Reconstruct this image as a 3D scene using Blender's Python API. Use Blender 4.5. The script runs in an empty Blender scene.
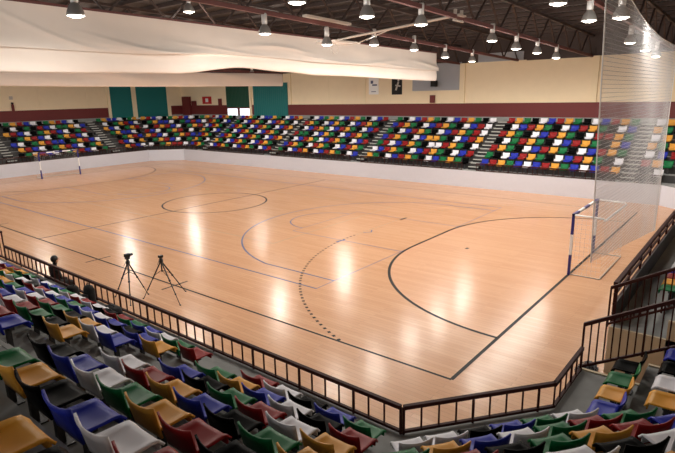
import bpy, math, random
from mathutils import Vector, Matrix
random.seed(7)
S = bpy.context.scene
COL = S.collection
# ------------------------------------------------------------------ camera
CAM = Vector((4.62188, -9.48063, 5.96486)); FPX = 531.467
YAW, PIT, ROL = 0.68065, -0.24142, -0.02057
fw = Vector((-math.sin(YAW)*math.cos(PIT), math.cos(YAW)*math.cos(PIT), math.sin(PIT)))
r0 = Vector((math.cos(YAW), math.sin(YAW), 0)); u0 = r0.cross(fw)
rt = r0*math.cos(ROL) + u0*math.sin(ROL); up = -r0*math.sin(ROL) + u0*math.cos(ROL)
cd = bpy.data.cameras.new('camera'); cam = bpy.data.objects.new('camera', cd); COL.objects.link(cam)
M = Matrix((rt, up, -fw)).transposed().to_4x4(); M.translation = CAM
cam.matrix_world = M
cd.sensor_fit = 'HORIZONTAL'; cd.sensor_width = 36; cd.lens = 36*FPX/675; cd.clip_start = .1; cd.clip_end = 300
S.camera = cam
# ------------------------------------------------------------------ world, light, exposure
S.view_settings.view_transform = 'Standard'; S.view_settings.look = 'None'
S.view_settings.gamma = 1; S.view_settings.exposure = 0.3
W = bpy.data.worlds.new('world'); S.world = W; W.use_nodes = True
bg = W.node_tree.nodes['Background']; bg.inputs[0].default_value = (1.0, .96, .92, 1); bg.inputs[1].default_value = 0.8  # even white fill added, entering the hall by its unwalled near side
LAMP_W = 600.0; GLOW_W = 74.0; LAMP_COL = (1.0, .93, .84)

# ------------------------------------------------------------------ materials
def srgb(r, g, b):
    f = lambda c: c/12.92 if c <= .04045 else ((c+.055)/1.055)**2.4
    return (f(r/255), f(g/255), f(b/255), 1)
def mat(name, rgb, rough=.6, metal=0, noise=0, nscale=6, bump=0, spec=.5, emit=None, estr=0):
    m = bpy.data.materials.new(name); m.use_nodes = True; nt = m.node_tree; b = nt.nodes['Principled BSDF']
    c = srgb(*rgb)
    b.inputs['Base Color'].default_value = c; b.inputs['Roughness'].default_value = rough
    b.inputs['Metallic'].default_value = metal; b.inputs['Specular IOR Level'].default_value = spec
    if noise or bump:
        tc = nt.nodes.new('ShaderNodeTexCoord'); n = nt.nodes.new('ShaderNodeTexNoise')
        n.inputs['Scale'].default_value = nscale; n.inputs['Detail'].default_value = 5
        nt.links.new(tc.outputs['Object'], n.inputs['Vector'])
        if noise:
            mx = nt.nodes.new('ShaderNodeMix'); mx.data_type = 'RGBA'
            mx.inputs[6].default_value = tuple(max(0, x*(1-noise)) for x in c[:3])+(1,)
            mx.inputs[7].default_value = tuple(min(1, x*(1+noise)) for x in c[:3])+(1,)
            nt.links.new(n.outputs['Fac'], mx.inputs[0]); nt.links.new(mx.outputs[2], b.inputs['Base Color'])
        if bump:
            bp = nt.nodes.new('ShaderNodeBump'); bp.inputs['Strength'].default_value = bump; bp.inputs['Distance'].default_value = .02
            nt.links.new(n.outputs['Fac'], bp.inputs['Height']); nt.links.new(bp.outputs[0], b.inputs['Normal'])
    if emit:
        b.inputs['Emission Color'].default_value = srgb(*emit); b.inputs['Emission Strength'].default_value = estr
    return m
def wood(name, rgb, rgb2):
    m = bpy.data.materials.new(name); m.use_nodes = True; nt = m.node_tree; b = nt.nodes['Principled BSDF']
    tc = nt.nodes.new('ShaderNodeTexCoord'); mp = nt.nodes.new('ShaderNodeMapping')
    br = nt.nodes.new('ShaderNodeTexBrick'); nt.links.new(tc.outputs['Object'], mp.inputs[0]); nt.links.new(mp.outputs[0], br.inputs['Vector'])
    br.inputs['Scale'].default_value = 1; br.inputs['Brick Width'].default_value = 2.2; br.inputs['Row Height'].default_value = .13
    br.inputs['Mortar Size'].default_value = .003; br.inputs['Bias'].default_value = 0
    a = srgb(*rgb); c = srgb(*rgb2)
    br.inputs['Color1'].default_value = a; br.inputs['Color2'].default_value = c
    br.inputs['Mortar'].default_value = tuple(x*.62 for x in a[:3])+(1,)
    mp2 = nt.nodes.new('ShaderNodeMapping'); mp2.inputs['Scale'].default_value = (.8, 16, 1); nt.links.new(tc.outputs['Object'], mp2.inputs[0])
    n = nt.nodes.new('ShaderNodeTexNoise'); n.inputs['Scale'].default_value = 1.5; n.inputs['Detail'].default_value = 6
    nt.links.new(mp2.outputs[0], n.inputs['Vector'])
    mx = nt.nodes.new('ShaderNodeMix'); mx.data_type = 'RGBA'; mx.blend_type = 'MULTIPLY'; mx.inputs[0].default_value = .5
    cr = nt.nodes.new('ShaderNodeValToRGB'); cr.color_ramp.elements[0].position = .25; cr.color_ramp.elements[0].color = (.86, .83, .8, 1)
    cr.color_ramp.elements[1].position = .8; cr.color_ramp.elements[1].color = (1, 1, 1, 1)
    nt.links.new(n.outputs['Fac'], cr.inputs[0]); nt.links.new(br.outputs['Color'], mx.inputs[6]); nt.links.new(cr.outputs[0], mx.inputs[7])
    nt.links.new(mx.outputs[2], b.inputs['Base Color'])
    n2 = nt.nodes.new('ShaderNodeTexNoise'); n2.inputs['Scale'].default_value = .9
    mr = nt.nodes.new('ShaderNodeMapRange'); mr.inputs['To Min'].default_value = .2; mr.inputs['To Max'].default_value = .26
    nt.links.new(tc.outputs['Object'], n2.inputs['Vector']); nt.links.new(n2.outputs['Fac'], mr.inputs[0]); nt.links.new(mr.outputs[0], b.inputs['Roughness'])
    b.inputs['Specular IOR Level'].default_value = .22
    return m
def corrugated(name, rgb, scale, axis):
    m = mat(name, rgb, .6); nt = m.node_tree; b = nt.nodes['Principled BSDF']
    tc = nt.nodes.new('ShaderNodeTexCoord'); w = nt.nodes.new('ShaderNodeTexWave'); w.bands_direction = axis; w.inputs['Scale'].default_value = scale
    nt.links.new(tc.outputs['Object'], w.inputs['Vector'])
    bp = nt.nodes.new('ShaderNodeBump'); bp.inputs['Strength'].default_value = .6; bp.inputs['Distance'].default_value = .05
    nt.links.new(w.outputs['Fac'], bp.inputs['Height']); nt.links.new(bp.outputs[0], b.inputs['Normal'])
    return m
MT = dict(
    wood=wood('sports_parquet', (217, 170, 134), (209, 160, 124)),
    wood_area=wood('tinted_parquet', (224, 176, 142), (218, 168, 134)),
    black_paint=mat('black_line_paint', (20, 15, 13), .5, spec=.15), thin_paint=mat('brown_black_line_paint', (46, 30, 22), .5, spec=.15),
    blue_paint=mat('blue_line_paint', (84, 92, 126), .5, spec=.2), faint_paint=mat('faded_line_paint', (150, 122, 84), .5),
    board=mat('white_board_paint', (202, 203, 213), .45, noise=.04),
    concrete=mat('grey_concrete', (146, 147, 146), .85, noise=.2, nscale=3, bump=.15),
    dark=mat('dark_step_concrete', (36, 35, 36), .8), riser=mat('shaded_riser_concrete', (60, 58, 58), .8, noise=.15), concrete_tan=mat('tan_concrete', (206, 190, 162), .85, noise=.15, nscale=3),  # riser: concrete with the shade of the stands put into its colour
    tread=mat('pale_step_edge', (190, 190, 184), .7),
    cream=mat('cream_wall_paint', (246, 227, 194), .8, noise=.04, nscale=2), cream2=mat('pale_cream_paint', (244, 226, 192), .8),
    maroon=mat('maroon_wall_paint', (108, 33, 33), .6, noise=.06, nscale=3),
    greywall=corrugated('grey_sheet_cladding', (176, 180, 188), 3, 'X'),
    teal=corrugated('teal_sheet', (10, 112, 112), 1.1, 'X'), dkgreen=corrugated('dark_green_sheet', (14, 74, 56), 1.4, 'X'),
    deck=corrugated('dark_roof_deck', (46, 40, 38), 1.6, 'X'), steel=mat('dark_red_steel', (104, 60, 58), .55, noise=.15),
    steel_dark=mat('dark_brown_steel', (64, 50, 46), .6, noise=.15), pale_steel=mat('pale_steel', (196, 186, 176), .4),
    rail=mat('dark_maroon_rail_paint', (58, 22, 17), .65, spec=.2), curtain=mat('cream_curtain_cloth', (243, 234, 226), .85, noise=.03, nscale=2),
    chrome=mat('brushed_aluminium', (225, 225, 225), .3, .25), bell=mat('spun_aluminium_reflector', (176, 174, 172), .3, .5),
    bulb=mat('lit_lamp_lens', (255, 250, 240), .3, emit=(255, 244, 226), estr=9),
    net=mat('white_net_cord', (208, 209, 213), .8), white=mat('white_gloss_paint', (240, 240, 240), .35), navy=mat('navy_blue_paint', (42, 44, 120), .35),
    black=mat('black_cloth', (24, 24, 26), .8), blackmetal=mat('black_metal', (22, 22, 24), .4), grey=mat('dark_grey_plastic', (62, 62, 66), .5),
    skin=mat('skin', (198, 150, 124), .55), hair=mat('black_hair', (20, 16, 15), .5), jeans=mat('dark_cloth', (34, 36, 46), .85),
    red=mat('red_paint', (190, 30, 34), .4), glass=mat('daylit_pane', (240, 244, 246), .2, emit=(240, 246, 255), estr=.9),
    pedestal=mat('grey_seat_bracket', (70, 70, 72), .5, .4), orange=mat('orange_rim_paint', (214, 96, 40), .4),
)
SEATC = dict(blue=(36, 48, 160), yellow=(212, 152, 60), white=(224, 223, 230), green=(16, 104, 58), black=(6, 6, 7), red=(138, 24, 26))
SEATN = dict(blue='blue', yellow='yellow', white='white', green='green', black='black', red='dark red')
SEATM = {k: mat(k+'_seat_plastic', v, .42, noise=.08, nscale=4, spec=.02 if k == 'black' else .14) for k, v in SEATC.items()}

# ------------------------------------------------------------------ mesh helpers
class MB:
    def __init__(s): s.v = []; s.f = []; s.mi = []
    def add(s, vs, fs, m=0):
        o = len(s.v); s.v += [Vector(p) for p in vs]; s.f += [tuple(i+o for i in f) for f in fs]; s.mi += [m]*len(fs); return s
    def box(s, x0, x1, y0, y1, z0, z1, m=0):
        return s.add([(x0,y0,z0),(x1,y0,z0),(x1,y1,z0),(x0,y1,z0),(x0,y0,z1),(x1,y0,z1),(x1,y1,z1),(x0,y1,z1)],
            [(0,3,2,1),(4,5,6,7),(0,1,5,4),(1,2,6,5),(2,3,7,6),(3,0,4,7)], m)
    def bar(s, p, q, w, h=None, m=0):
        h = h or w; p = Vector(p); q = Vector(q); d = (q-p).normalized()
        a = d.cross(Vector((0,0,1))); a = a.normalized() if a.length > 1e-4 else Vector((1,0,0)); b = a.cross(d)
        a = a*w/2; b = b*h/2
        return s.add([p-a-b,p+a-b,p+a+b,p-a+b,q-a-b,q+a-b,q+a+b,q-a+b],
            [(0,1,2,3),(4,7,6,5),(0,4,5,1),(1,5,6,2),(2,6,7,3),(3,7,4,0)], m)
    def tube(s, pts, r, seg=8, m=0, closed=False):
        pts = [Vector(p) for p in pts]; rs = r if isinstance(r, (list, tuple)) else [r]*len(pts); n = len(pts); vs = []
        for i, p in enumerate(pts):
            if closed: d = pts[(i+1) % n]-pts[i-1]
            else: d = pts[min(i+1, n-1)]-pts[max(i-1, 0)]
            d.normalize(); a = d.cross(Vector((0,0,1))); a = a.normalized() if a.length > 1e-3 else Vector((1,0,0)); b = d.cross(a)
            for k in range(seg):
                t = 2*math.pi*k/seg; vs.append(p+a*rs[i]*math.cos(t)+b*rs[i]*math.sin(t))
        fs = [((i % n)*seg+k, (i % n)*seg+(k+1) % seg, ((i+1) % n)*seg+(k+1) % seg, ((i+1) % n)*seg+k) for i in range(n if closed else n-1) for k in range(seg)]
        if not closed: fs += [tuple(range(seg))[::-1], tuple((n-1)*seg+k for k in range(seg))]
        return s.add(vs, fs, m)
    def lathe(s, c, prof, seg=16, m=0):
        c = Vector(c); vs = []; n = len(prof)
        for r, z in prof:
            for k in range(seg):
                t = 2*math.pi*k/seg; vs.append(c+Vector((r*math.cos(t), r*math.sin(t), z)))
        fs = [(i*seg+k, i*seg+(k+1) % seg, (i+1)*seg+(k+1) % seg, (i+1)*seg+k) for i in range(n-1) for k in range(seg)]
        return s.add(vs, fs, m)
    def ball(s, c, rx, ry=None, rz=None, seg=14, m=0):
        ry = ry or rx; rz = rz or rx; c = Vector(c); vs = []; n = seg//2
        for i in range(n+1):
            a = math.pi*i/n
            for k in range(seg):
                t = 2*math.pi*k/seg; vs.append(c+Vector((rx*math.sin(a)*math.cos(t), ry*math.sin(a)*math.sin(t), rz*math.cos(a))))
        fs = [(i*seg+k, (i+1)*seg+k, (i+1)*seg+(k+1) % seg, i*seg+(k+1) % seg) for i in range(n) for k in range(seg)]
        return s.add(vs, fs, m)
    def sheet(s, fn, nu, nv, t, m=0):
        """thick surface: fn(u,v) point, offset t along the normal"""
        g = [[Vector(fn(i/nu, j/nv)) for i in range(nu+1)] for j in range(nv+1)]; w = nu+1; vs = []; N = []
        for j in range(nv+1):
            for i in range(w):
                du = g[j][min(i+1, nu)]-g[j][max(i-1, 0)]; dv = g[min(j+1, nv)][i]-g[max(j-1, 0)][i]
                n = du.cross(dv); n = n.normalized() if n.length > 1e-9 else Vector((0,0,1)); vs.append(g[j][i]); N.append(n)
        k = len(vs); vs += [p-n*t for p, n in zip(vs, N)]; fs = []
        for j in range(nv):
            for i in range(nu):
                a = j*w+i; fs.append((a, a+1, a+w+1, a+w)); fs.append((k+a, k+a+w, k+a+w+1, k+a+1))
        for i in range(nu):
            a = i; fs.append((a, k+a, k+a+1, a+1)); a = nv*w+i; fs.append((a, a+1, k+a+1, k+a))
        for j in range(nv):
            a = j*w; fs.append((a, a+w, k+a+w, k+a)); a = j*w+nu; fs.append((a, k+a, k+a+w, a+w))
        return s.add(vs, fs, m)
    def prism(s, poly, z0, z1, m=0):
        n = len(poly); vs = [(x, y, z0) for x, y in poly]+[(x, y, z1) for x, y in poly]
        return s.add(vs, [tuple(range(n))[::-1], tuple(range(n, 2*n))]+[(i, (i+1) % n, n+(i+1) % n, n+i) for i in range(n)], m)
    def build(s, name, mats, parent=None, smooth=False, local=False, base=None):
        me = bpy.data.meshes.new(name); off = Vector((0,0,0))
        if parent is not None and not local: off = (base or parent).location
        me.from_pydata([tuple(p-off) for p in s.v], [], s.f)
        for m in (mats if isinstance(mats, list) else [mats]): me.materials.append(m)
        me.polygons.foreach_set('material_index', s.mi)
        if smooth: me.polygons.foreach_set('use_smooth', [True]*len(s.f))
        me.update(); o = bpy.data.objects.new(name, me); COL.objects.link(o)
        if parent is not None: o.parent = parent
        return o
def tag(o, label, cat, group=None):
    o['label'] = label; o['category'] = cat
    if group: o['group'] = group
    return o
def thing(name, label, cat, loc=(0,0,0), rz=0, group=None):
    o = bpy.data.objects.new(name, None); COL.objects.link(o); o.location = loc; o.rotation_euler = (0,0,rz); o.empty_display_size = .1
    return tag(o, label, cat, group)
def struct(o): o['kind'] = 'structure'; return o
def origin(o, p):
    """move a top-level mesh's origin to p"""
    p = Vector(p); o.data.transform(Matrix.Translation(-p)); o.location = p; return o
ORD = ['zeroth','first','second','third','fourth','fifth','sixth','seventh','eighth','ninth','tenth','eleventh','twelfth','thirteenth','fourteenth','fifteenth',
       'sixteenth','seventeenth','eighteenth','nineteenth','twentieth']
def ordn(k):
    if k <= 20: return ORD[k]
    t = ['','','twenty','thirty','forty','fifty','sixty'][k//10]
    return t+'-'+ORD[k % 10] if k % 10 else t.replace('ty','tieth')
def px(p):
    d = Vector(p)-CAM; k = d.dot(fw)
    return (337.5+FPX*d.dot(rt)/k, 226.5-FPX*d.dot(up)/k, k)

# ------------------------------------------------------------------ floor and court
fl = MB().box(-43.5, 9, -3.6, 22.7, -.2, 0).build('floor', MT['wood']); struct(fl)
def strip(mb, pts, w, z=.002, closed=False):
    pts = [Vector((p[0], p[1], 0)) for p in pts]; n = len(pts); vs = []
    for i, p in enumerate(pts):
        if closed: d = pts[(i+1) % n]-pts[i-1]
        else: d = pts[min(i+1, n-1)]-pts[max(i-1, 0)]
        d.normalize(); a = Vector((-d.y, d.x, 0))*w/2; vs += [p+a+Vector((0,0,z)), p-a+Vector((0,0,z))]
    fs = [(2*i, 2*i+1, (2*i+3) % (2*n), (2*i+2) % (2*n)) for i in range(n if closed else n-1)]
    mb.add(vs, fs)
def arc(cx, cy, r, a0, a1, n=40): return [(cx+r*math.cos(math.radians(a0+(a1-a0)*i/n)), cy+r*math.sin(math.radians(a0+(a1-a0)*i/n))) for i in range(n+1)]
def darea(x, sg, r):
    return arc(x, 8.5, r, 270 if sg < 0 else -90, 180 if sg < 0 else 0)+arc(x, 11.5, r, 180 if sg < 0 else 0, 90)
area = MB()
for x, sg in ((0, -1), (-40, 1)):
    p = darea(x, sg, 6); p = p if sg < 0 else p
    area.add([(a, b, .001) for a, b in p], [tuple(range(len(p)))])
o = area.build('goal_area_tint', MT['wood_area'], fl)
k = MB(); th = MB(); bl = MB(); fa = MB()
strip(k, [(-40, 0), (0, 0)], .07); strip(k, [(0, 0), (0, 20)], .09); strip(k, darea(0, -1, 6), .1)
strip(th, [(-40, 0), (-40, 20)], .07); strip(th, [(-40, 20), (0, 20)], .05); strip(th, darea(-40, 1, 6), .07)
strip(k, arc(-20.4, 10, 3, 0, 360, 60)[:-1], .1, closed=True); strip(th, [(-20.3, 0), (-20.3, 20)], .09)
for x in (-10, -15, -25, -30): strip(th, [(x, -.5), (x, .5)], .08, .003)
nine = arc(0, 8.5, 9, 251, 180, 300)+[(-9, 8.5+.03*i) for i in range(1, 100)]+arc(0, 11.5, 9, 180, 109, 300)
acc = 0
for a, b in zip(nine, nine[1:]):                                     # dotted nine-metre line
    a = Vector((*a, 0)); b = Vector((*b, 0)); acc += (b-a).length
    if acc >= .23:
        acc = 0; d = (b-a).normalized(); strip(k if a.y < 8.6 else fa, [a-d*.05, a+d*.05], .085, .004)
strip(th, [(-4.1, 9.3), (-4.1, 9.5)], .12, .004); strip(bl, [(-8.95, 7.2), (-8.9, 7.7)], .12, .005); strip(bl, [(-8.95, 9.1), (-8.7, 9.35), (-8.9, 9.7)], .07, .005); strip(th, [(-8.9, 12.1), (-8.9, 12.7)], .1, .005)
strip(bl, [(-34, 2.5), (-6, 2.5), (-6, 17.5), (-34, 17.5)], .07); strip(bl, [(-34, 17.5), (-34, 2.5)], .07)
for sx, x, bx in ((-1, -6, -7.85), (1, -34, -32.42)):
    a0 = math.degrees(math.asin(6.6/6.75))
    pts = [(x, 3.4)]+arc(bx, 10, 6.75, 180+(90-1)*1 if sx < 0 else -78, 180-(90-1) if sx < 0 else 78, 40)+[(x, 16.6)]
    pts = [(x, 3.4)]+arc(bx, 10, 6.75, 258 if sx < 0 else -78, 102 if sx < 0 else 78, 40)+[(x, 16.6)]
    strip(bl, pts, .07, .003)
    strip(bl if sx < 0 else bl, [(x, 7.55), (x+sx*5.8, 7.55), (x+sx*5.8, 12.45), (x, 12.45)], .05, .0035)
    strip(bl, arc(x+sx*5.8, 10, 1.8, 90 if sx < 0 else -90, 270 if sx < 0 else 90, 24), .06, .004)
for x in (-11, -29): strip(fa, [(x, 5.5), (x, 14.5)], .05, .0025)
strip(fa, [(-29, 5.5), (-11, 5.5)], .05, .0025); strip(fa, [(-29, 14.5), (-11, 14.5)], .05, .0025)
for mb, m, n in ((k, 'black_paint', 'black_court_lines'), (th, 'thin_paint', 'thin_court_lines'), (bl, 'blue_paint', 'blue_court_lines'), (fa, 'faint_paint', 'faint_court_lines')):
    mb.build(n, MT[m], fl)

# ------------------------------------------------------------------ seating bowl
RISE, DEP, Z1, OFF1, SPC, NR = .41, .71, 1.05, .77, .518, 7
def offs(path, o):
    """offset an open path to its right by o (mitred)"""
    P = [Vector(p) for p in path]; out = []
    D = [(b-a).normalized() for a, b in zip(P, P[1:])]; Nn = [Vector((d.y, -d.x)) for d in D]
    for i, p in enumerate(P):
        if i == 0: out.append(p+Nn[0]*o)
        elif i == len(P)-1: out.append(p+Nn[-1]*o)
        else:
            m = (Nn[i-1]+Nn[i]).normalized(); out.append(p+m*o/m.dot(Nn[i]))
    return out
SOUTH = [(-24, -3.5), (.95, -3.5), (2.5, -1.5), (2.5, .05)]
NORTH = [(2.5, 2.3), (2.5, 21), (.6, 22.56), (-40.9, 22.56), (-43.4, 20.2), (-43.4, -4)]
WALK = 6.75
def terrace(path, name, inner=None):
    mb = MB(); a = [.0]+[1.05+DEP*i for i in range(NR)]+[WALK]
    for n in range(NR+1):
        p = offs(path, a[n]); q = offs(path, a[n+1]); z = Z1+RISE*n
        if n == 0 and inner: p = [Vector(v) for v in inner]
        for i in range(len(p)-1):
            A, B, C, D = p[i], p[i+1], q[i+1], q[i]
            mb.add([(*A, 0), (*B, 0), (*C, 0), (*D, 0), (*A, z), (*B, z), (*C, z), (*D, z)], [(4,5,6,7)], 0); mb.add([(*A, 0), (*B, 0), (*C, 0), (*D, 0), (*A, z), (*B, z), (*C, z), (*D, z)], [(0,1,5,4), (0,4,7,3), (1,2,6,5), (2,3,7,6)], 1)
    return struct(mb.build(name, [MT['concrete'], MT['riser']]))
terrace(SOUTH, 'seating_terrace_near')
terrace(NORTH, 'seating_terrace_far')
# white perimeter boards on the far and left sides
b = MB(); p = offs(NORTH, -.03); q = offs(NORTH, 0)
for i in range(1, len(p)-1):
    A, B, C, D = p[i], p[i+1], q[i+1], q[i]
    b.add([(*A, 0), (*B, 0), (*C, 0), (*D, 0), (*A, 1.07), (*B, 1.07), (*C, 1.07), (*D, 1.07)], [(0,1,2,3)[::-1], (4,5,6,7), (0,1,5,4), (1,2,6,5), (2,3,7,6), (3,0,4,7)])
struct(b.build('trim_1', MT['board']))
# passage between the two right-hand stands
pw = MB(); pw.box(9.2, 9.3, .0, 2.4, 0, 3.5); pw.box(2.49, 9.3, 2.26, 2.3, 0, 1.0); pw.box(2.49, 9.3, .05, .09, 0, 1.0)
for n in range(NR+1):
    x0 = 2.5+(0 if n == 0 else 1.05+DEP*(n-1))
    pw.box(x0, 9.3, 2.25, 2.31, 0, Z1+RISE*n+.02); pw.box(x0, 9.3, .04, .1, 0, Z1+RISE*n+.02)
struct(pw.build('wall_passage', MT['concrete_tan']))

# aisle steps
def aisle(base, dirv, name, W2=.36, nose='tread'):
    """base: (x,y) on the edge line, dirv: outward unit vector"""
    d = Vector(dirv); t = Vector((-d.y, d.x)); mb = MB()
    for n in range(NR):
        z = Z1+RISE*n
        for h, (oa, ob) in enumerate(((.05, .37), (.37, .7)) if 1 else ()):
            o0 = 1.05+DEP*n-.36; o1 = 1.05+DEP*n
            if h: continue
            zz = z+RISE/2; A = Vector(base)+d*o0; B = Vector(base)+d*o1
            c = [A-t*W2, A+t*W2, B+t*W2, B-t*W2]
            mb.add([(*v, z) for v in c]+[(*v, zz) for v in c], [(4,5,6,7), (0,1,5,4), (1,2,6,5), (2,3,7,6), (3,0,4,7), (0,3,2,1)], 0)
        for o0, zz in ((1.05+DEP*n-.36, z+RISE/2), (1.05+DEP*n, z+RISE)):      # pale nosings
            A = Vector(base)+d*(o0-.012); B = Vector(base)+d*(o0+.06); c = [A-t*W2, A+t*W2, B+t*W2, B-t*W2]
            mb.add([(*v, zz-.05) for v in c]+[(*v, zz+.006) for v in c], [(4,5,6,7), (0,1,5,4), (1,2,6,5), (2,3,7,6), (3,0,4,7), (0,3,2,1)], 1)
    return struct(mb.build(name, [MT['concrete'] if nose != 'tread' else MT['dark'], MT[nose]]))  # far and left steps in a darker tone than the near ones
FAR_AISLES = [-1.2, -10.3, -19.5, -29.0, -38.4]
for x in FAR_AISLES: aisle((x, 22.56), (0, 1), 'aisle_steps')
LEFT_AISLES = [17.2, 8.0]
for y in LEFT_AISLES: aisle((-43.4, y), (-1, 0), 'aisle_steps')
NEAR_AISLES = [-2.07, -24.9]
aisle((-2.07, -3.5), (0, -1), 'aisle_steps', .22, 'concrete')

# ------------------------------------------------------------------ seats
def seat_meshes():
    def pan(u, v):                                                   # v: 0 rear .. 1 front, local +y faces the pitch
        x = (u-.5)*.425*(1-.06*v); y = -.19+.375*v
        z = .03*abs(2*u-1)**5*(1-.5*v) - .015*math.sin(math.pi*min(v*1.1, 1))*(1-abs(2*u-1)**4)
        if v > .82: z -= ((v-.82)/.18)**2*.06
        return (x, y, z)
    def back(u, v):
        x = (u-.5)*(.425+.02*v); e = abs(2*u-1)
        y = -.165-.11*v + .045*e**2*v
        z = -.07+(.31+.02*e**3)*v
        return (x, y, z)
    a = MB().sheet(pan, 8, 8, .022); a.box(-.18, .18, .14, .16, -.1, -.03)
    b = MB().sheet(lambda u, v: back(1-u, v), 8, 5, .02)
    c = MB(); c.bar((-.12, -.05, -.06), (.12, -.05, -.06), .06, .04); c.box(-.03, .03, -.09, -.03, -.44, -.05); c.box(-.09, .09, -.14, .02, -.45, -.435)
    return a, b, c
PROTO = {}
mbs = seat_meshes()
for key, m in SEATM.items():
    pr = []
    for mb, nm in zip(mbs, ('seat_pan', 'backrest', 'pedestal')):
        me = bpy.data.meshes.new(nm); me.from_pydata([tuple(v) for v in mb.v], [], mb.f); me.materials.append(MT['pedestal'] if nm == 'pedestal' else m)
        me.polygons.foreach_set('use_smooth', [nm != 'pedestal']*len(mb.f)); me.update(); pr.append(bpy.data.objects.new(nm, me))
    PROTO[key] = pr
def seat_pan_z(n): return Z1+RISE*(n-1)+.45
CYC = ['yellow', 'green', 'black', 'white', 'blue', 'red']
class Seat: pass
SEATS = []
def row_seats(A, B, n, xs_from, colour, block, label):
    """seats along the edge A->B (outward is right of it); positions measured from A along it"""
    A = Vector(A); B = Vector(B); d = (B-A).normalized(); nn = Vector((d.y, -d.x)); o = OFF1+DEP*(n-1)+(.1 if block == 'corner' else 0)
    for i, s in enumerate(xs_from):
        c = A+d*s+nn*o; q = Seat(); q.loc = (c.x, c.y, seat_pan_z(n)); q.rz = math.atan2(d.y, d.x); q.row = n; q.i = i; q.block = block
        q.colour = colour(i, s); q.label = label(i, s); SEATS.append(q)
ROWN = {1: 'first', 2: 'second', 3: 'third', 4: 'fourth', 5: 'fifth', 6: 'sixth', 7: 'seventh'}
# near stand: phases read from the photograph, colours by row left to right
PH = {1: -1.22, 2: -1.39, 3: -1.18, 4: -1.305, 5: -.95, 6: -.30, 7: 1.23}
NEAR_R = {}   # filled below: colours right of the steps, from the steps to the corner
NEAR_R = {1: 'red white black blue green', 2: 'green yellow blue white black red', 3: 'blue black green red white yellow', 4: 'white red yellow blue black green yellow white',
          5: 'black blue white green yellow red black blue', 6: 'green yellow black blue white red black green yellow', 7: 'yellow black blue white red green'}
NEAR_K0 = {1: 0, 2: 0, 3: 0, 4: 0, 5: -1, 6: -1, 7: 0}
NEAR_L = {1: 'red green white blue green red black white red white green blue white', 2: 'yellow blue black blue white blue green blue white red black white', 3: 'blue white yellow black green red white blue green yellow',
          4: 'yellow black green red white blue red', 5: 'blue red white black'}
def near():
    A = Vector((-24, -3.5)); B = Vector((.95, -3.5))
    for n in range(1, NR+1):
        cols = NEAR_R[n].split(); lim = .95+(OFF1+DEP*(n-1))*.47-.3
        xs = [PH[n]+(NEAR_K0[n]+j)*SPC for j in range(len(cols))]
        xs = [x for x in xs if x < lim]
        row_seats(A, B, n, [x+24 for x in xs], lambda i, s: cols[i], 'near',
            lambda i, s: f'{SEATN[cols[i]]} plastic seat, {ordn(i+1)} right of the near steps, {ROWN[n]} row behind railing')
        # left of the steps
        x = -2.9; xs = []
        while x > -20:
            if abs(x-NEAR_AISLES[1]) > .85: xs.append(x)
            x -= SPC
        cl = NEAR_L.get(n, '').split()
        def colr(i, s, n=n, cl=cl): return cl[i] if i < len(cl) else CYC[(-i+3*(n % 2)+n//2+20*6) % 6]
        row_seats(A, B, n, [v+24 for v in xs], colr, 'near',
            lambda i, s: f'{SEATN[colr(i, s)]} plastic seat, {ordn(i+1)} left of the near steps, {ROWN[n]} row behind railing')
CORNER = {1: 'white white black blue green white', 2: 'green yellow blue white green red green', 3: 'white red black green yellow red blue white', 4: 'blue green red white black white black white yellow'}
def corner():
    for n in range(1, NR+1):
        o = OFF1+DEP*(n-1); p = offs(SOUTH, o); A, B = p[1], p[2]; L = (B-A).length; m = int((L-.1)/SPC); st = (L-(m-1)*SPC)/2
        A0 = Vector(SOUTH[1]); d = (B-A).normalized(); s0 = (A-A0).dot(d); cl = CORNER.get(n, '').split()
        def colr(i, s, n=n, cl=cl): return cl[i] if i < len(cl) else CYC[(i+3*(n % 2)+n) % 6]
        if n <= 2: st = (-.24, -.6)[n-1]-s0; m = 6 if n == 1 else 7
        sp = {1: .485, 2: .5}.get(n, SPC)
        row_seats(SOUTH[1], SOUTH[2], n, [s0+st+sp*i for i in range(m)], colr, 'corner',
            lambda i, s: f'{SEATN[colr(i, s)]} plastic seat in near corner block, {ROWN[n]} row from railing, {ordn(i+1)} from left')
RSOUTH = {1: 'black green yellow blue', 2: 'blue black white yellow', 3: 'red white green', 4: 'yellow blue'}
def right():
    for n in range(1, NR+1):
        o = OFF1+DEP*(n-1); p = offs(SOUTH, o); y0 = p[2].y-.15; ys = []; y = -.28
        while y > y0: ys.append(y); y -= SPC
        cl = RSOUTH.get(n, '').split()
        def colr(i, s, n=n, cl=cl): return cl[i] if i < len(cl) else CYC[(i+3*(n % 2)+n) % 6]
        row_seats((2.5, -1.5), (2.5, .05), n, [v+1.5 for v in ys], colr, 'right',
            lambda i, s: f'{SEATN[colr(i, s)]} plastic seat, {ordn(i+1)} from the passage railing, {ROWN[n]} row, block by the corner')
        ys = [4.25+.5*i for i in range(33)]
        cr = {1: 'green yellow red blue white'}.get(n, '').split()
        def colq(i, s, n=n, cr=cr): return cr[i] if i < len(cr) else CYC[(i+3*(n % 2)+n) % 6]
        row_seats((2.5, 2.3), (2.5, 21), n, [v-2.3 for v in ys], colq, 'right',
            lambda i, s: f'{SEATN[colq(i, s)]} plastic seat beyond the passage, {ordn(i+1)} along the {ROWN[n]} row behind barrier')
AN = ['the aisle behind the net', 'the rightmost clear aisle', 'the second clear aisle', 'the third clear aisle', 'the corner aisle']
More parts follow.
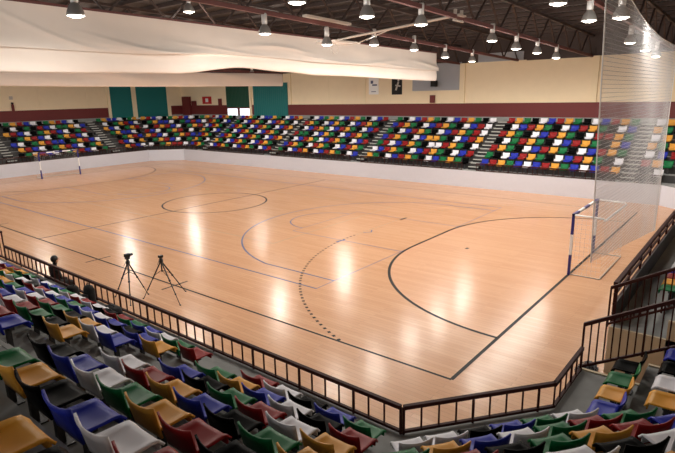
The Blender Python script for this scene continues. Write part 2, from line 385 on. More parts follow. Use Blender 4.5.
def far():
    SPC = .57
    for n in range(1, NR+1):
        o = OFF1+DEP*(n-1); p = offs(NORTH, o)
        def colf(x, n=n):
            k = round((x+10.3)/SPC); sh = {1: 3, 2: 0, 3: 4, 4: 1, 5: 4, 6: 1, 7: 4}[n]
            if random.random() < .07: return random.choice(CYC)
            return CYC[(k+sh) % 6]
        edges = [p[2].x-.3]+FAR_AISLES+[p[3].x+.2]
        for si in range(len(edges)-1):
            hi, lo = edges[si], edges[si+1]; hi -= .4 if si else 0; lo += .4 if si < len(FAR_AISLES) else 0
            m = round((hi-lo)/SPC); sp = (hi-lo)/m
            xs = [hi-sp*(i+.5) for i in range(m)]; cs = [colf(x) for x in xs]
            an = ('left of '+AN[si-1]) if si else 'from right end behind the net'
            row_seats(NORTH[2], NORTH[3], n, [NORTH[2][0]-x for x in xs], lambda i, s: cs[i], 'far',
                lambda i, s: f'{SEATN[cs[i]]} plastic seat, far stand {ROWN[n]} row, {ordn(i+1)} {an}')
        # far-left corner and left stand
        for a, b_, e0, e1, al in ((3, 4, .25, .25, []), (4, 5, .25, .25, LEFT_AISLES)):
            A, B = p[a], p[b_]; L = (B-A).length; d = (B-A).normalized(); s0 = (A-Vector(NORTH[a])).dot(d); ss = []
            x = e0
            while x < L-e1:
                y = (A+d*x).y
                if all(abs(y-q) > .85 for q in al): ss.append(x+s0)
                x += SPC
            row_seats(NORTH[a], NORTH[b_], n, ss, lambda i, s: random.choice(CYC) if random.random() < .1 else CYC[(i+3*(n % 2)+n//2) % 6], 'left', lambda i, s: '')
near(); corner(); right(); far()
vis = []
for q in SEATS:
    x, y, k_ = px((q.loc[0], q.loc[1], q.loc[2]+.05)); q.k = k_
    if k_ > .5 and -25*(8/max(k_, 3)) < x < 675+25*(8/max(k_, 3)) and -10 < y < 453+200/max(k_, 2)*1: vis.append(q)
vis.sort(key=lambda q: q.k)
GRP = dict(near='seats in the near stand', corner='seats in the near corner block', right='seats in the right-hand stand', far='seats in the far stand', left='seats in the left stand')
ind = [q for q in vis if q.label][:300]; rest = [q for q in vis if q not in ind]
for q in ind:
    t = thing('stadium_seat', q.label, 'seat', q.loc, q.rz, GRP[q.block])
    for pr in PROTO[q.colour]:
        c = pr.copy(); COL.objects.link(c); c.parent = t
mb = MB(); ks = list(SEATM)
for q in rest:                                                       # the small far ones together
    R = Matrix.Translation(q.loc) @ Matrix.Rotation(q.rz, 4, 'Z'); mi = ks.index(q.colour)
    def tr(m2, m):
        mb.add([R @ v for v in m2.v], m2.f, m)
    s = MB().sheet(lambda u, v: ((u-.5)*.44, -.19+.4*v, -.02*math.sin(math.pi*v)-(.05 if v > .9 else 0)), 2, 3, .025)
    s2 = MB().sheet(lambda u, v: ((.5-u)*.45, -.18-.08*v+.05*(2*u-1)**2*v, -.03+.26*v), 3, 2, .022)
    tr(s, mi); tr(s2, mi); tr(MB().box(-.03, .03, -.09, -.03, -.45, -.02), 6)
o = mb.build('stadium_seats', [SEATM[k_] for k_ in ks]+[MT['pedestal']], smooth=False)
tag(o, 'many small coloured plastic seats filling the far and left stands', 'seats'); o['kind'] = 'stuff'

# ------------------------------------------------------------------ railings
def railing(name, label, pts, zbot, htop, gap=.07, step=.29, every=4, foot=None, cat='railing', group=None, bw=.022, rw=.062):
    """pts: list of (x,y,z of the base line)"""
    P = [Vector(p) for p in pts]; t = thing(name, label, cat, P[0], 0, group); up_ = Vector((0,0,1))
    tr = MB(); br = MB()
    for a, b in zip(P, P[1:]):
        tr.bar(a+up_*htop, b+up_*htop, rw, rw); br.bar(a+up_*gap, b+up_*gap, rw*.8, rw*.7)
    for a in P[1:-1]: tr.box(a.x-rw/2, a.x+rw/2, a.y-rw/2, a.y+rw/2, a.z+htop-rw/2, a.z+htop+rw/2)
    tr.build('top_rail', MT['rail'], t); br.build('bottom_rail', MT['rail'], t); k_ = 0
    for a, b in zip(P, P[1:]):
        L = (b-a).length; m = max(1, round(L/step))
        for i in range(m+1 if b is P[-1] else m):
            p = a.lerp(b, i/m)
            if k_ % every == 0 or (b is P[-1] and i == m):
                MB().bar(p, p+up_*htop, .032, .032).build('post', MT['rail'], t)
            else: MB().bar(p+up_*gap, p+up_*htop, bw, bw).build('baluster', MT['rail'], t)
            k_ += 1
    return t
railing('railing', 'long dark maroon railing on the kerb between pitch and near stand', [(-14.0, -3.45, Z1-.02), (.93, -3.53, Z1-.02)], 0, .47)
railing('railing', 'short dark maroon railing slanting across the near corner', [(.97, -3.51, Z1-.02), (2.52, -1.52, Z1-.02), (2.53, -.02, Z1-.02)], 0, .47)
railing('railing', 'tall dark railing section at the left edge by the near stand', [(-18, -3.45, Z1-.02), (-14.03, -3.45, Z1-.02)], 0, .93)
def slope(y, x0, x1): return [(x0, y, Z1), (x1, y, Z1+(x1-x0)*RISE/DEP)]
railing('railing', 'dark sloping railing on the near side of the passage by corner seats', slope(.05, 2.51, 8), 0, .88, gap=.06, step=.135, every=8)
railing('railing', 'dark sloping railing on the far side of the passage', slope(2.3, 2.46, 8), 0, .88, gap=.06, step=.135, every=8)
t = thing('barrier', 'dark barrier of several horizontal rails along the front of the right stand', 'barrier', (2.5, 2.4, Z1))
for z, w_ in ((.9, .09), (.68, .05), (.46, .05), (.24, .05), (.06, .07)): MB().bar((2.5, 2.5, Z1+z), (2.5, 20.9, Z1+z), w_, w_).build('rail', MT['rail'], t)
MB().box(2.53, 2.55, 2.5, 20.9, Z1, Z1+.5).build('dark_panel', MT['grey'], t)
for i in range(14): MB().bar((2.5, 2.55+i*1.4, Z1), (2.5, 2.55+i*1.4, Z1+.9), .05).build('post', MT['rail'], t)
SEC = [.5]+FAR_AISLES+[-40.8]
for i in range(len(SEC)-1):
    a, b = SEC[i]-(.5 if i else 0), SEC[i+1]+(.5 if i < len(FAR_AISLES) else 0)
    railing('railing', f'dark low railing above white far boards, {ordn(i+1)} section from right', [(a, 22.62, Z1), (b, 22.62, Z1)], 0, .5, step=.3, every=5)
railing('railing', 'dark low railing above the white boards at far left corner', [(-41.0, 22.55, Z1), (-43.42, 20.25, Z1)], 0, .5, step=.3)
railing('railing', 'dark low railing above the white boards behind the far goal', [(-43.46, 20.0, Z1), (-43.46, -2, Z1)], 0, .5, step=.3)

# ------------------------------------------------------------------ walls
FY, LX, WT = 29.3, -50.1, 8.15
ZW = Z1+RISE*NR
w = MB(); w.box(-50.4, 9.4, FY, FY+.25, 0, WT); struct(w.build('wall_far', MT['cream']))
w = MB(); w.box(LX-.3, LX, -12, FY, 0, WT+1.6); struct(w.build('wall_left', MT['cream']))
w = MB(); w.box(9.4, 9.65, -16, FY+.25, 0, WT+2.5); struct(w.build('wall_right', MT['cream']))
w = MB(); w.box(-50.4, 9.4, FY+.02, FY+.3, WT, 10); struct(w.build('wall_upper', MT['steel_dark']))
w = MB(); w.box(LX, 9.4, FY-.02, FY, 4.2, 5.2); w.box(LX, LX+.02, -12, FY-.02, 4.2, 5.2); struct(w.build('baseboard_far', MT['maroon']))
w = MB(); w.box(-13.0, -9.6, FY-.03, FY+.0, WT, 8.75); w.box(-18.6, -14.3, FY-.03, FY, 6.2, WT+.1); struct(w.build('wall_cladding', MT['greywall']))
gb = MB().box(LX, 9.4, FY-.03, FY, ZW, 4.2); gb.box(LX, LX+.03, -12, FY-.03, ZW, 4.2); struct(gb.build('baseboard_low', MT['concrete']))
pl = MB()
for x in (-14.1, -4.7): pl.box(x-.28, x+.12, FY-.16, FY, 5.2, WT)
pl.box(-23.6, -23.3, FY-.06, FY, 5.2, WT); pl.box(-27.5, -27.46, FY-.02, FY, 5.2, WT)
pl.box(-32.5, -32.2, FY-.1, FY, 5.2, WT); pl.box(-38.2, -37.9, FY-.1, FY, ZW, 7.6)
pl.box(LX, LX+.03, 13.3, 13.36, 5.2, WT); pl.box(LX, LX+.03, 18.0, 18.06, 5.2, WT); pl.box(LX, LX+.16, 22.9, 23.4, ZW, WT); pl.box(LX, LX+.16, 27.3, 27.7, ZW, WT); pl.box(LX, LX+.16, 20.1, 20.4, ZW, WT)
struct(pl.build('trim_2', MT['cream2']))
dm = MB().box(-9.36, -4.9, FY-.06, FY, WT-.05, WT+.45); struct(dm.build('trim_3', MT['steel_dark']))

def panel(name, label, cat, box, m, frame=None):
    o = MB().box(*box).build(name, m); origin(o, ((box[0]+box[1])/2, (box[2]+box[3])/2, box[4])); return tag(o, label, cat)
# green doors / shutters
for n_, (bx, m) in enumerate((((LX, LX+.06, 20.4, 22.9, ZW+.05, 7.6), 'teal'), ((LX, LX+.06, 23.4, 27.3, ZW+.05, 7.6), 'teal'), ((-41.9, -38.2, FY-.06, FY, 4.95, 7.4), 'dkgreen'), ((-37.6, -32.7, FY-.06, FY, ZW+.05, 7.3), 'teal'))):
    d = MB().box(*bx).build(f'door_{n_+1}', MT[m]); struct(d)
d = MB().box(LX, LX+.3, 20.5, 27.2, ZW+.0, ZW+.12).build('trim_4', MT['white']); struct(d)
for i, (a, b) in enumerate(((-41.8, -40.2), (-39.8, -38.3))): struct(MB().box(a, b, FY-.05, FY, 4.1, 4.85).build(f'window_{i+1}', MT['glass']))

# wall furniture
t = thing('banner', 'white hanging banner with blue print on far cream wall', 'banner', (-22.45, FY-.03, 6.0))
MB().box(-22.95, -21.95, FY-.03, FY-.005, 6.0, 7.4).build('cloth', MT['white'], t)
m = MB(); m.box(-22.75, -22.5, FY-.035, FY-.03, 6.9, 7.15); m.box(-22.6, -22.1, FY-.035, FY-.03, 6.72, 6.84); m.box(-22.7, -22.2, FY-.035, FY-.03, 6.2, 6.26); m.build('print', MT['blue_paint'], t)
t = thing('banner', 'black hanging banner with white print on far cream wall', 'banner', (-20.1, FY-.03, 5.95))
MB().box(-20.6, -19.6, FY-.03, FY-.005, 5.95, 7.4).build('cloth', MT['black'], t)
m = MB(); m.bar((-20.2, FY-.033, 6.3), (-19.95, FY-.033, 6.95), .006, .16); m.bar((-20.25, FY-.033, 6.7), (-19.75, FY-.033, 6.62), .006, .12); m.ball((-19.95, FY-.034, 7.08), .09, .006, .09); m.build('print', MT['pale_steel'], t)
t = thing('sign', 'red rectangular sign with pale centre on the far wall near the corner', 'sign', (-45.3, FY-.03, 5.9))
MB().box(-46.1, -44.5, FY-.03, FY-.005, 5.35, 6.15).build('sign_board', MT['red'], t)
MB().box(-45.55, -45.05, FY-.035, FY-.03, 5.55, 5.95).build('print', MT['white'], t)
t = thing('fire_extinguisher', 'small dark red fire extinguisher under a sign on left wall', 'extinguisher', (LX+.12, 10.9, 5.1))
m = MB(); m.lathe((LX+.14, 10.9, 5.2), [(0, 0), (.12, 0), (.12, .5), (.05, .62), (0, .62)]); m.build('cylinder_body', MT['maroon'], t)
MB().box(LX+.06, LX+.2, 10.82, 10.98, 5.8, 5.95).build('valve', MT['black'], t)
panel('sign', 'small pale sign above the extinguisher on left wall', 'sign', (LX, LX+.02, 10.75, 11.05, 6.2, 6.5), MT['pale_steel'])
panel('cabinet', 'tall maroon cabinet on far wall beside the teal doors', 'cabinet', (-49.6, -48.2, FY-.3, FY-.03, ZW+.2, 6.2), MT['maroon'])
panel('electrical_box', 'small maroon box on far wall left of red sign', 'box', (-48.0, -47.2, FY-.15, FY-.03, 5.2, 5.7), MT['maroon'])
panel('electrical_box', 'narrow maroon box on far wall beside the dark green door', 'box', (-43.2, -42.7, FY-.15, FY-.03, 5.15, 5.9), MT['maroon'])
panel('electrical_box', 'small red box on far wall below the curtain end', 'box', (-16.9, -16.5, FY-.2, FY-.03, 5.25, 5.85), MT['maroon'])
t = thing('loudspeaker', 'black loudspeaker bracketed on far wall beside the curtain end', 'speaker', (-16.4, FY-.4, 6.5))
m = MB(); m.box(-16.6, -16.2, FY-.65, FY-.25, 6.5, 6.95); m.build('speaker_box', MT['black'], t); MB().bar((-16.4, FY-.3, 6.7), (-16.4, FY-.03, 6.7), .06).build('bracket', MT['blackmetal'], t)

# ------------------------------------------------------------------ roof
def zc(y): return 9.03-.0305*y                                       # underside of the trusses
c = MB(); c.add([(-51, -16, zc(-16)+1.5), (10, -16, zc(-16)+1.5), (10, 30, zc(30)+1.5), (-51, 30, zc(30)+1.5), (-51, -16, zc(-16)+1.6), (10, -16, zc(-16)+1.6), (10, 30, zc(30)+1.6), (-51, 30, zc(30)+1.6)],
    [(0,3,2,1), (4,5,6,7), (0,1,5,4), (1,2,6,5), (2,3,7,6), (3,0,4,7)]); ceil = struct(c.build('ceiling', MT['deck']))
for i in range(30):
    y = -14+i*1.45; MB().bar((-50, y, zc(y)+1.4), (9.5, y, zc(y)+1.4), .09, .16).build('purlin', MT['steel_dark'], ceil)
TX = [4.3, -.3, -5.1, -10, -14.5, -19.5, -24, -28.6, -33.3, -38, -42.7, -47.4]
for i, x in enumerate(TX):
    t = thing('roof_truss', f'dark red steel roof truss of zigzag bars, {ordn(i+1)} from the right', 'roof truss', (x, 29.2, zc(29.2)))
    MB().bar((x, -14, zc(-14)), (x, 29.25, zc(29.25)), .14, .14).build('bottom_chord', MT['steel'], t)
    MB().bar((x, -14, zc(-14)+1.25), (x, 29.25, zc(29.25)+1.25), .14, .12).build('top_chord', MT['steel_dark'], t)
    n = 34
    for j in range(n):
        y0 = -14+j*43.2/n; y1 = -14+(j+1)*43.2/n; h0, h1 = (0, 1.25) if j % 2 == 0 else (1.25, 0)
        MB().bar((x, y0, zc(y0)+h0), (x, y1, zc(y1)+h1), .07, .07).build('web_bar', MT['steel_dark'], t)

# ------------------------------------------------------------------ divider curtains
def lerp_tab(tab, y):
    for (a, va), (b, vb) in zip(tab, tab[1:]):
        if y <= b: 
            s = max(0, min(1, (y-a)/(b-a))); s = s*s*(3-2*s); return va+(vb-va)*s
    return tab[-1][1]
def curtain(x, y0, y1, top, fold, bot, label, upper=True):
    t = thing('divider_curtain', label, 'curtain', (x, y1, lerp_tab(bot, y1)))
    ny = 260
    def wr(y, z): return .025*math.sin(1.3*y+3.1*z)+.03*math.sin(.7*y+4*z+1)+.012*math.sin(3.3*y+2.2*z+2)
    if upper:
        def up_(u, v):
            y = y0+(y1-y0)*u; zt = lerp_tab(top, y); zb = lerp_tab(fold, y); z = zt+(zb-zt)*v
            d = .2*v**2+wr(y, z)*min(1, 2.2*v)*.9
            d += .09*math.exp(-((v-.75-.2*math.sin(.55*y))/.09)**2)*(.5+.5*math.sin(.9*y))
            for a0, a1, v0, v1, dp in ((-3.2, .6, .1, .95, .07), (-.5, 4.2, .55, .98, .07), (3, 8, .6, .95, .05), (9, 15, .7, .96, .05), (15, 22, .75, .95, .04)):   # hanging swags
                q = (y-a0)/(a1-a0)
                if -.1 < q < 1.1: d += dp*math.exp(-((v-(v0+(v1-v0)*math.sin(min(max(q, 0), 1)*math.pi/2)))/.05)**2)*max(0, math.sin(math.pi*min(max((q+.1)/1.2, 0), 1)))
            return (x+d, y, z)
        MB().sheet(lambda u, v: up_(u, 1-v), ny, 36, .03).build('upper_panel', MT['curtain'], t, smooth=True)
    def lo_(u, v):
        y = y0+(y1-y0)*u; zt = lerp_tab(fold, y)+.1; zb = lerp_tab(bot, y); h = zt-zb
        a = v*math.pi*1.25
        z = zt-h*(1-math.cos(min(a, math.pi)))/2 if a <= math.pi else zb+h*.25*(1-math.cos(a-math.pi))
        d = -.1+.15*math.sin(min(a, math.pi))**.45 if a <= math.pi else -.04-.2*math.sin(a-math.pi)
        return (x+d+wr(y, z*1.5)*.8*math.sin(min(math.pi, a)), y, z)
    MB().sheet(lambda u, v: lo_(u, 1-v), ny, 20, .025).build('lower_fold', MT['curtain'], t, smooth=True)
    zt0, zt1 = lerp_tab(top, y0), lerp_tab(top, y1)
    MB().bar((x, y0, zt0), (x, y1, zt1), .07, .07).build('top_rail', MT['steel'], t)
    return t
curtain(-13.33, -9, 23.5, [(-9, 8.98), (-2.6, 8.91), (5.9, 8.8), (23.5, 8.58)], [(-9, 7.55), (-2.9, 7.55), (1.7, 7.52), (5.3, 7.69), (8, 7.66), (11.6, 7.56), (23.6, 7.43)],
    [(-9, 6.84), (-3, 6.84), (3, 6.9), (6.5, 7.2), (9, 7.08), (11.5, 6.96), (23.6, 6.79)], 'large cream divider curtain rolled up under the roof, nearer one')
curtain(-26.67, -9, 22.5, [(-9, 7.8), (23, 7.8)], [(-9, 7.62), (14, 7.62), (23, 7.66)], [(-9, 6.86), (10, 6.76), (23, 6.8)], 'second cream divider curtain roll, behind and below the nearer curtain', False)
for yy in (0, 6, 12, 18): pass

# ------------------------------------------------------------------ lamps
def lamp(x, y, z, label, grp='hanging hall lamps', s=1.0, gain=1.0):
    t = thing('high_bay_lamp', label, 'lamp', (x, y, z), 0, grp)
    rf = MB().lathe((x, y, z), [(.225*s, 0), (.23*s, .015), (.225*s, .06), (.2*s, .14), (.15*s, .24), (.1*s, .31), (.08*s, .33), (0, .33)], 20).build('reflector', MT['bell'], t, True)
    MB().lathe((x, y, z), [(.0, -.05), (.12*s, -.035), (.21*s, .01), (.21*s, .045), (0, .05)], 20).build('lens', MT['bulb'], rf, True, base=t)
    MB().lathe((x, y, z), [(0, .32), (.085, .32), (.1, .35), (.1, .66), (.08, .7), (0, .7)], 14).build('gear_housing', MT['chrome'], t, True)
    zt = zc(y)+.02 if min(abs(x-v) for v in (-.3, -5.1, -10, -14.5, -19.5, -28.6, -38)) < .06 else zc(y)+1.5
    MB().tube([(x, y, z+.68), (x, y, max(zt, z+.75))], .015, 6).build('hanger', MT['blackmetal'], t)
    ld = bpy.data.lights.new('lamp_light', 'SPOT'); ld.energy = LAMP_W*gain; ld.color = LAMP_COL; ld.spot_size = math.pi; ld.spot_blend = .42; ld.shadow_soft_size = .22
    lo = bpy.data.objects.new('lamp_light', ld); COL.objects.link(lo); lo.parent = t; lo.location = (0, 0, -.02)
    gd = bpy.data.lights.new('lamp_glow', 'POINT'); gd.energy = GLOW_W*gain; gd.color = LAMP_COL; gd.shadow_soft_size = .2   # light leaving the bell sideways and up
    go = bpy.data.objects.new('lamp_glow', gd); COL.objects.link(go); go.parent = t; go.location = (0, 0, -.24)
    return t
def bp(px_, py_, x):
    d = fw+rt*((px_-337.5)/FPX)+up*((226.5-py_)/FPX); k_ = (x-CAM.x)/d.x; return CAM+d*k_
ROWS = [(-.3, [(558, 4), (589, 21), (630, 43), (645, 50.5), (656, 56.5)], 'in the row beside the net', ),
        (-5.1, [(297, 3), (367, 17), (421, 25), (492, 41), (516, 49), (537, 53), (556, 58)], 'in the row along the red beam'),
        (-10.0, [(76, 16), (265, 34), (327, 45), (374, 45), (414, 50), (445, 57.5), (472, 61.5)], 'in the row before the curtain')]
for x, L, nm in ROWS:
    for i, (a, b) in enumerate(L):
        p = bp(a, b, x); lamp(p.x, p.y, p.z, f'aluminium bell lamp {nm}, {ordn(i+1)} from left', gain={-.3: .72, -5.1: .85}.get(x, 1.0))
p = bp(621, 18, .9); lamp(p.x, p.y, p.z, 'small lit lamp seen through the net, above the lamp row')
p = bp(189, 12, -14.5); lamp(p.x, p.y, p.z, 'glowing lamp just above the curtain top at upper left')
for x in (-19.5, -28.6, -38):                                          # lamps of the far half, mostly behind the curtains
    for y in (0, 7, 14, 21): lamp(x, y, zc(y)-.62, f'aluminium bell lamp over the far half, behind the curtains', 'lamps beyond the curtains', 1.0, 1.5)

# ------------------------------------------------------------------ ceiling-hung basketball hoop, folded up
t = thing('basketball_hoop', 'ceiling-hung basketball hoop folded up in front of the curtain', 'basketball hoop', (-5.1, 10, 8.75))
MB().tube([(-5.0, 10, 8.82), (-11.6, 10, 8.32)], .05, 8).build('mast_arm', MT['pale_steel'], t)
m = MB(); m.box(-5.3, -4.9, 9.75, 10.25, 8.74, 8.8); m.box(-5.15, -5.05, 9.7, 9.78, 8.6, 9.0); m.box(-5.15, -5.05, 10.22, 10.3, 8.6, 9.0); m.tube([(-5.1, 9.6, 8.6), (-5.1, 10.4, 8.6)], .04, 8); m.build('hinge_bracket', MT['pale_steel'], t)
m = MB()
for a, b in (((-11.4, 9.1), (-11.4, 10.9)), ((-10.35, 9.1), (-10.35, 10.9)), ((-11.4, 9.1), (-10.35, 9.1)), ((-11.4, 10.9), (-10.35, 10.9))): m.bar((a[0], a[1], 8.25), (b[0], b[1], 8.25), .06)
m.build('backboard_frame', MT['pale_steel'], t)
m = MB(); m.box(-11.38, -10.37, 9.12, 10.88, 8.24, 8.255); m.build('backboard', MT['white'], t)
rc = [(-11.1+.0, 10+.225*math.cos(a), 8.0+.225*math.sin(a)) for a in [i*math.pi/10 for i in range(20)]]
m = MB(); m.tube(rc, .012, 6, closed=True); m.bar((-11.1, 10, 8.22), (-11.1, 10, 8.26), .1); m.build('rim', MT['pale_steel'], t)
m = MB()
for (a, b) in (((-10.4, 9.2, 8.25), (-8.2, 9.9, 8.58)), ((-10.4, 10.8, 8.25), (-8.2, 10.1, 8.58))): m.tube([a, b], .025, 6)
m.build('brace', MT['pale_steel'], t)
o = MB().bar((-9.8, 6.6, 8.95), (-9.8, 9.4, 8.87), .22, .09).build('light_strip', MT['pale_steel']); origin(o, (-9.8, 8, 8.9)); tag(o, 'pale grey strip fitting fixed under the roof above the hoop', 'ceiling fitting')

# ------------------------------------------------------------------ safety net behind the goal
NX, NY0, NY1 = 1.5, 4.6, 14.8
def lean(y, z): return y-.16*(z-1.9)*(1-(y-NY0)/(NY1-NY0))
def net_bot(y): return 1.7-1.3*(y-NY0)/(NY1-NY0)
def net_top(y): s = (y-NY0)/(NY1-NY0); return 8.6-1.1*s-.35*math.sin(math.pi*s)
def net_x(y, z): return NX+.006*math.sin(2.3*y+.5*z)
m = MB(); step = .1; n = int((NY1-NY0)/step)
def cord(pts, r):
    for a, b in zip(pts, pts[1:]): m.bar(a, b, r, r)
def np_(y, z): return (net_x(y, z), lean(y, z), z)
for i in range(n+1):
    y = NY0+i*(NY1-NY0)/n; zt = net_top(y); zb = net_bot(y); cord([np_(y, zb+(zt-zb)*j/5) for j in range(6)], .0065)
for j in range(int(8/step)):
    z = .4+j*step; pts = [np_(y, z) for y in [NY0+i*(NY1-NY0)/40 for i in range(41)] if net_bot(y) <= z <= net_top(y)]
    if len(pts) > 1: cord(pts, .0065)
t = thing('safety_net', 'tall white protective net hanging behind the near goal', 'net', np_(NY0, net_bot(NY0)))
m.build('mesh_cords', MT['net'], t)
e = MB(); e.tube([np_(NY0, z) for z in (net_bot(NY0), 3, 6, net_top(NY0))], .015, 6); e.tube([np_(NY1, z) for z in (net_bot(NY1), 3, 6, net_top(NY1))], .015, 6)
e.tube([np_(y, net_top(y)) for y in [NY0+i*(NY1-NY0)/30 for i in range(31)]], .012, 6); e.build('edge_rope', MT['white'], t)
# overhead cable holding the net
e = MB(); e.tube([np_(NY0, net_top(NY0)), (NX, lean(NY0, 8.4), zc(NY0)+1.4)], .01, 6); e.tube([np_(NY1, net_top(NY1)), (NX, NY1, zc(NY1)+1.4)], .01, 6); e.build('hanging_cable', MT['blackmetal'], t)

# ------------------------------------------------------------------ goals
def goal(x, sg, label):
    """sg: direction behind the goal line"""
    t = thing('goal', label, 'goal', (x, 10, 0)); D = .95*sg
    def stripes(a, b, n, nm, first):
        a = Vector(a); b = Vector(b); mb = MB()
        for i in range(n): mb.bar(a.lerp(b, i/n), a.lerp(b, (i+1)/n), .08, .08, (i+first) % 2)
        mb.build(nm, [MT['navy'], MT['white']], t)
    stripes((x, 8.46, 0), (x, 8.46, 2.08), 3, 'post', 0); stripes((x, 11.54, 0), (x, 11.54, 2.08), 3, 'post', 0)
    stripes((x, 8.42, 2.04), (x, 11.58, 2.04), 5, 'crossbar', 0)
    mb = MB()
    for y in (8.46, 11.54): mb.tube([(x, y, 2.04), (x+D*.95, y, 2.02), (x+D, y, 1.95)], .033, 6)
    mb.tube([(x+D, 8.46, 1.97), (x+D, 11.54, 1.97)], .033, 6); mb.build('top_frame', MT['white'], t)
    mb = MB()
    for y in (8.46, 11.54): mb.tube([(x, y, .02), (x+D, y, .02)], .02, 6)
    mb.tube([(x+D, 8.46, .02), (x+D, 11.54, .02)], .02, 6); mb.build('ground_frame', MT['pale_steel'], t)
    mb = MB(); c_ = .15
    for i in range(21):
        y = 8.5+i*.15; mb.bar((x+D, y, .03), (x+D, y, 1.95), .003)
    for j in range(13):
        z = .1+j*.15; mb.bar((x+D, 8.46, z), (x+D, 11.54, z), .003)
        for y in (8.46, 11.54): mb.bar((x, y, z), (x+D, y, z), .003)
    for y in (8.46, 11.54):
        for i in range(1, 7): mb.bar((x+D*i/7, y, .03), (x+D*i/7, y, 2.0), .003)
    for i in range(21): mb.bar((x, 8.5+i*.15, 2.03), (x+D, 8.5+i*.15, 1.97), .003)
    mb.build('goal_net', MT['net'], t); return t
goal(0, 1, 'near goal with navy and white striped posts on the right goal line')
goal(-40, -1, 'far goal with navy and white posts near the left white boards')

# ------------------------------------------------------------------ tripods
def tripod(apex, feet, label, cam_, spread=None):
    ax, ay, az = apex; t = thing('tripod', label, 'tripod', (ax, ay, 0)); A = Vector((ax, ay, az))
    for f_ in feet:
        F = Vector((f_[0], f_[1], 0)); lg = MB(); mid = A.lerp(F, .45); mid2 = A.lerp(F, .75)
        lg.tube([A, mid], .022, 6); lg.tube([A.lerp(F, .4), mid2], .017, 6); lg.tube([A.lerp(F, .7), F+Vector((0,0,.0))], .012, 6); lg.ball(mid, .035); lg.ball(mid2, .028); lg.ball(F+Vector((0,0,.02)), .028, rz=.02)
        lg.build('leg', MT['blackmetal'], t)
    m = MB(); m.tube([A-Vector((0,0,.35)), A+Vector((0,0,.12))], .022, 8)
    for f_ in feet: m.tube([A-Vector((0,0,.3)), A.lerp(Vector((f_[0], f_[1], 0)), .38)], .009, 5)
    m.build('centre_column', MT['blackmetal'], t)
    m = MB(); m.lathe((ax, ay, az), [(0, -.05), (.06, -.05), (.07, .02), (.04, .08), (0, .08)], 12); m.box(ax-.05, ax+.05, ay-.06, ay+.06, az+.1, az+.17); m.build('head', MT['blackmetal'], t)
    MB().tube([(ax, ay, az+.12), (ax+.2, ay-.25, az-.02)], .01, 6).build('pan_handle', MT['blackmetal'], t)
    return t
tripod((-10.15, -1.45, 1.15), [(-9.55, -1.85), (-9.95, -1.0), (-10.6, -1.75)], 'left black tripod with a camera standing behind the near railing', True)
tripod((-9.3, -.85, 1.2), [(-8.35, -.95), (-9.75, -1.3), (-9.2, -.15)], 'right black tripod with bare head standing beside the touchline', False)
t = thing('video_camera', 'small black video camera on the left tripod', 'camera', (-10.15, -1.45, 1.32))
MB().box(-10.2, -10.1, -1.53, -1.37, 1.32, 1.42).build('camera_body', MT['black'], t); MB().tube([(-10.15, -1.38, 1.37), (-10.15, -1.28, 1.37)], .04, 10).build('lens', MT['blackmetal'], t)

# ------------------------------------------------------------------ bags on the kerb
def bag(loc, sx, sy, sz, label, name='camera_bag', rz=.1):
    t = thing(name, label, 'bag', loc, rz)
    def body(u, v): return (0, 0, 0)
    m = MB(); prof = [(0, 0), (.8, 0), (.98, .08), (1, .4), (.93, .8), (.7, .97), (0, 1.0)]; n = 16; vs = []
    for r, z in prof:
        for k_ in range(n):
            a = 2*math.pi*k_/n; ca, sa = math.cos(a), math.sin(a); q = (abs(ca)**4+abs(sa)**4)**-.25
            vs.append((r*q*ca*sx/2, r*q*sa*sy/2, z*sz))
    m.add(vs, [(i*n+k_, i*n+(k_+1) % n, (i+1)*n+(k_+1) % n, (i+1)*n+k_) for i in range(len(prof)-1) for k_ in range(n)])
    bb = m.build('bag_body', MT['black'], t, True, local=True)
    m = MB(); m.box(-sx*.33, sx*.33, -sy*.5-.035, -sy*.45, sz*.15, sz*.55); m.build('front_pocket', MT['grey'], bb, local=True)
    m = MB(); m.tube([(-sx*.2, 0, sz*.97), (-sx*.12, 0, sz*1.12), (sx*.12, 0, sz*1.12), (sx*.2, 0, sz*.97)], .014, 6); m.build('handle', MT['black'], bb, local=True)
    return t
bag((-8.97, -3.68, Z1), .34, .22, .27, 'small black bag on the kerb, left of the tall backpack')
bag((-8.1, -3.67, Z1), .3, .2, .46, 'tall black backpack leaning inside the railing on the kerb', 'backpack')
bag((-6.95, -3.72, Z1), .5, .3, .2, 'low black camera bag lying on the kerb below the left tripod')

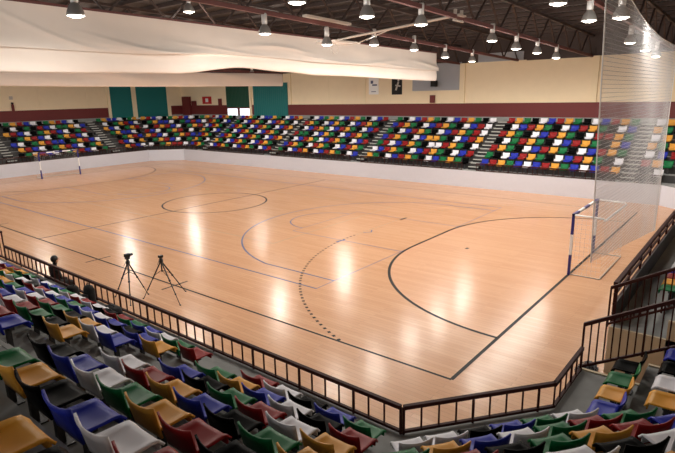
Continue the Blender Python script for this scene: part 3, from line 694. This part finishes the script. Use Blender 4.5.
# ------------------------------------------------------------------ person sitting at the courtside
def skin_body(name, joints, edges, m, parent):
    me = bpy.data.meshes.new(name); off = parent.location
    me.from_pydata([tuple(Vector(p)-off) for p, r in joints], edges, []); o = bpy.data.objects.new(name, me); COL.objects.link(o); o.parent = parent
    mod = o.modifiers.new('skin', 'SKIN')
    for v, (p, r) in zip(me.skin_vertices[0].data, joints): v.radius = (r, r)
    me.skin_vertices[0].data[0].use_root = True
    o.modifiers.new('sub', 'SUBSURF').levels = 2; o.modifiers['sub'].render_levels = 2
    me.materials.append(m); return o
PX_, PY_ = -11.85, -2.9
t = thing('person', 'person in black with dark hair sitting at courtside behind the near railing', 'person', (PX_, PY_, 0))
J = [((PX_, PY_, .52), .16), ((PX_, PY_+.0, .72), .15), ((PX_, PY_-.01, .95), .17), ((PX_, PY_, 1.07), .08), ((PX_, PY_+.03, 1.14), .055), ((PX_, PY_+.05, 1.28), .09),
     ((PX_-.2, PY_, 1.02), .065), ((PX_-.26, PY_+.05, .76), .05), ((PX_-.16, PY_+.27, .66), .04), ((PX_+.2, PY_, 1.02), .065), ((PX_+.26, PY_+.05, .76), .05), ((PX_+.16, PY_+.27, .66), .04),
     ((PX_-.1, PY_+.05, .52), .1), ((PX_-.13, PY_+.42, .52), .075), ((PX_-.13, PY_+.45, .1), .05), ((PX_-.13, PY_+.58, .045), .04),
     ((PX_+.1, PY_+.05, .52), .1), ((PX_+.13, PY_+.42, .52), .075), ((PX_+.13, PY_+.45, .1), .05), ((PX_+.13, PY_+.58, .045), .04)]
E_ = [(0,1),(1,2),(2,3),(3,4),(4,5),(2,6),(6,7),(7,8),(2,9),(9,10),(10,11),(0,12),(12,13),(13,14),(14,15),(0,16),(16,17),(17,18),(18,19)]
skin_body('body', J, E_, MT['black'], t)
h = MB(); h.ball((PX_, PY_+.06, 1.29), .082, .1, .115, 18); h.ball((PX_, PY_+.165, 1.285), .016, .02, .025, 8); h.ball((PX_-.082, PY_+.06, 1.285), .012, .022, .032, 8); h.ball((PX_+.082, PY_+.06, 1.285), .012, .022, .032, 8)
h.ball((PX_, PY_+.155, 1.235), .025, .012, .008, 8); fc = h.build('face', MT['skin'], t, True)
h = MB(); h.ball((PX_-.03, PY_+.15, 1.31), .012, .012, .008, 8); h.ball((PX_+.03, PY_+.15, 1.31), .012, .012, .008, 8); h.build('eyes', MT['black'], fc, True, base=t)
h = MB(); h.ball((PX_, PY_+.035, 1.315), .1, .108, .115, 18); h.build('hair', MT['hair'], t, True)
for sx in (-1, 1):
    h = MB(); c0 = Vector((PX_+sx*.16, PY_+.29, .655)); h.ball(c0, .04, .05, .02, 10)
    for i, (dx, L) in enumerate(((-.03, .07), (-.01, .085), (.01, .08), (.03, .06))): h.tube([c0+Vector((dx, .03, 0)), c0+Vector((dx, .03+L*.6, .0)), c0+Vector((dx, .03+L, -.03))], [.011, .01, .007], 6)
    h.tube([c0+Vector((-sx*.035, 0, 0)), c0+Vector((-sx*.06, .04, -.01))], [.012, .009], 6); h.build('hand', MT['skin'], t, True)
t = thing('chair', 'plain black chair under the person sitting at courtside', 'chair', (PX_, PY_, 0))
MB().box(PX_-.22, PX_+.22, PY_-.2, PY_+.24, .36, .4).build('seat', MT['black'], t); MB().box(PX_-.2, PX_+.2, PY_-.25, PY_-.21, .4, .85).build('backrest', MT['black'], t)
for dx in (-.19, .19):
    for dy in (-.2, .2): MB().bar((PX_+dx, PY_+dy, 0), (PX_+dx, PY_+dy, .37), .03).build('leg', MT['blackmetal'], t)

# ------------------------------------------------------------------ netting heaped at the passage
m = MB(); random.seed(3)
for i in range(26):
    a = random.uniform(0, 6.28); pts = []
    for j in range(9):
        a += random.uniform(-.9, .9); rr = .32*random.random()**.5; pts.append((2.2+rr*math.cos(a)*.7, 2.0+rr*math.sin(a)*1.3, .03+.22*random.random()*(1-rr*2)))
    m.tube(pts, .012, 5)
o = m.build('folded_net', MT['grey']); origin(o, (2.2, 2.0, 0)); tag(o, 'dark heap of folded netting on the floor beside passage railing', 'net')
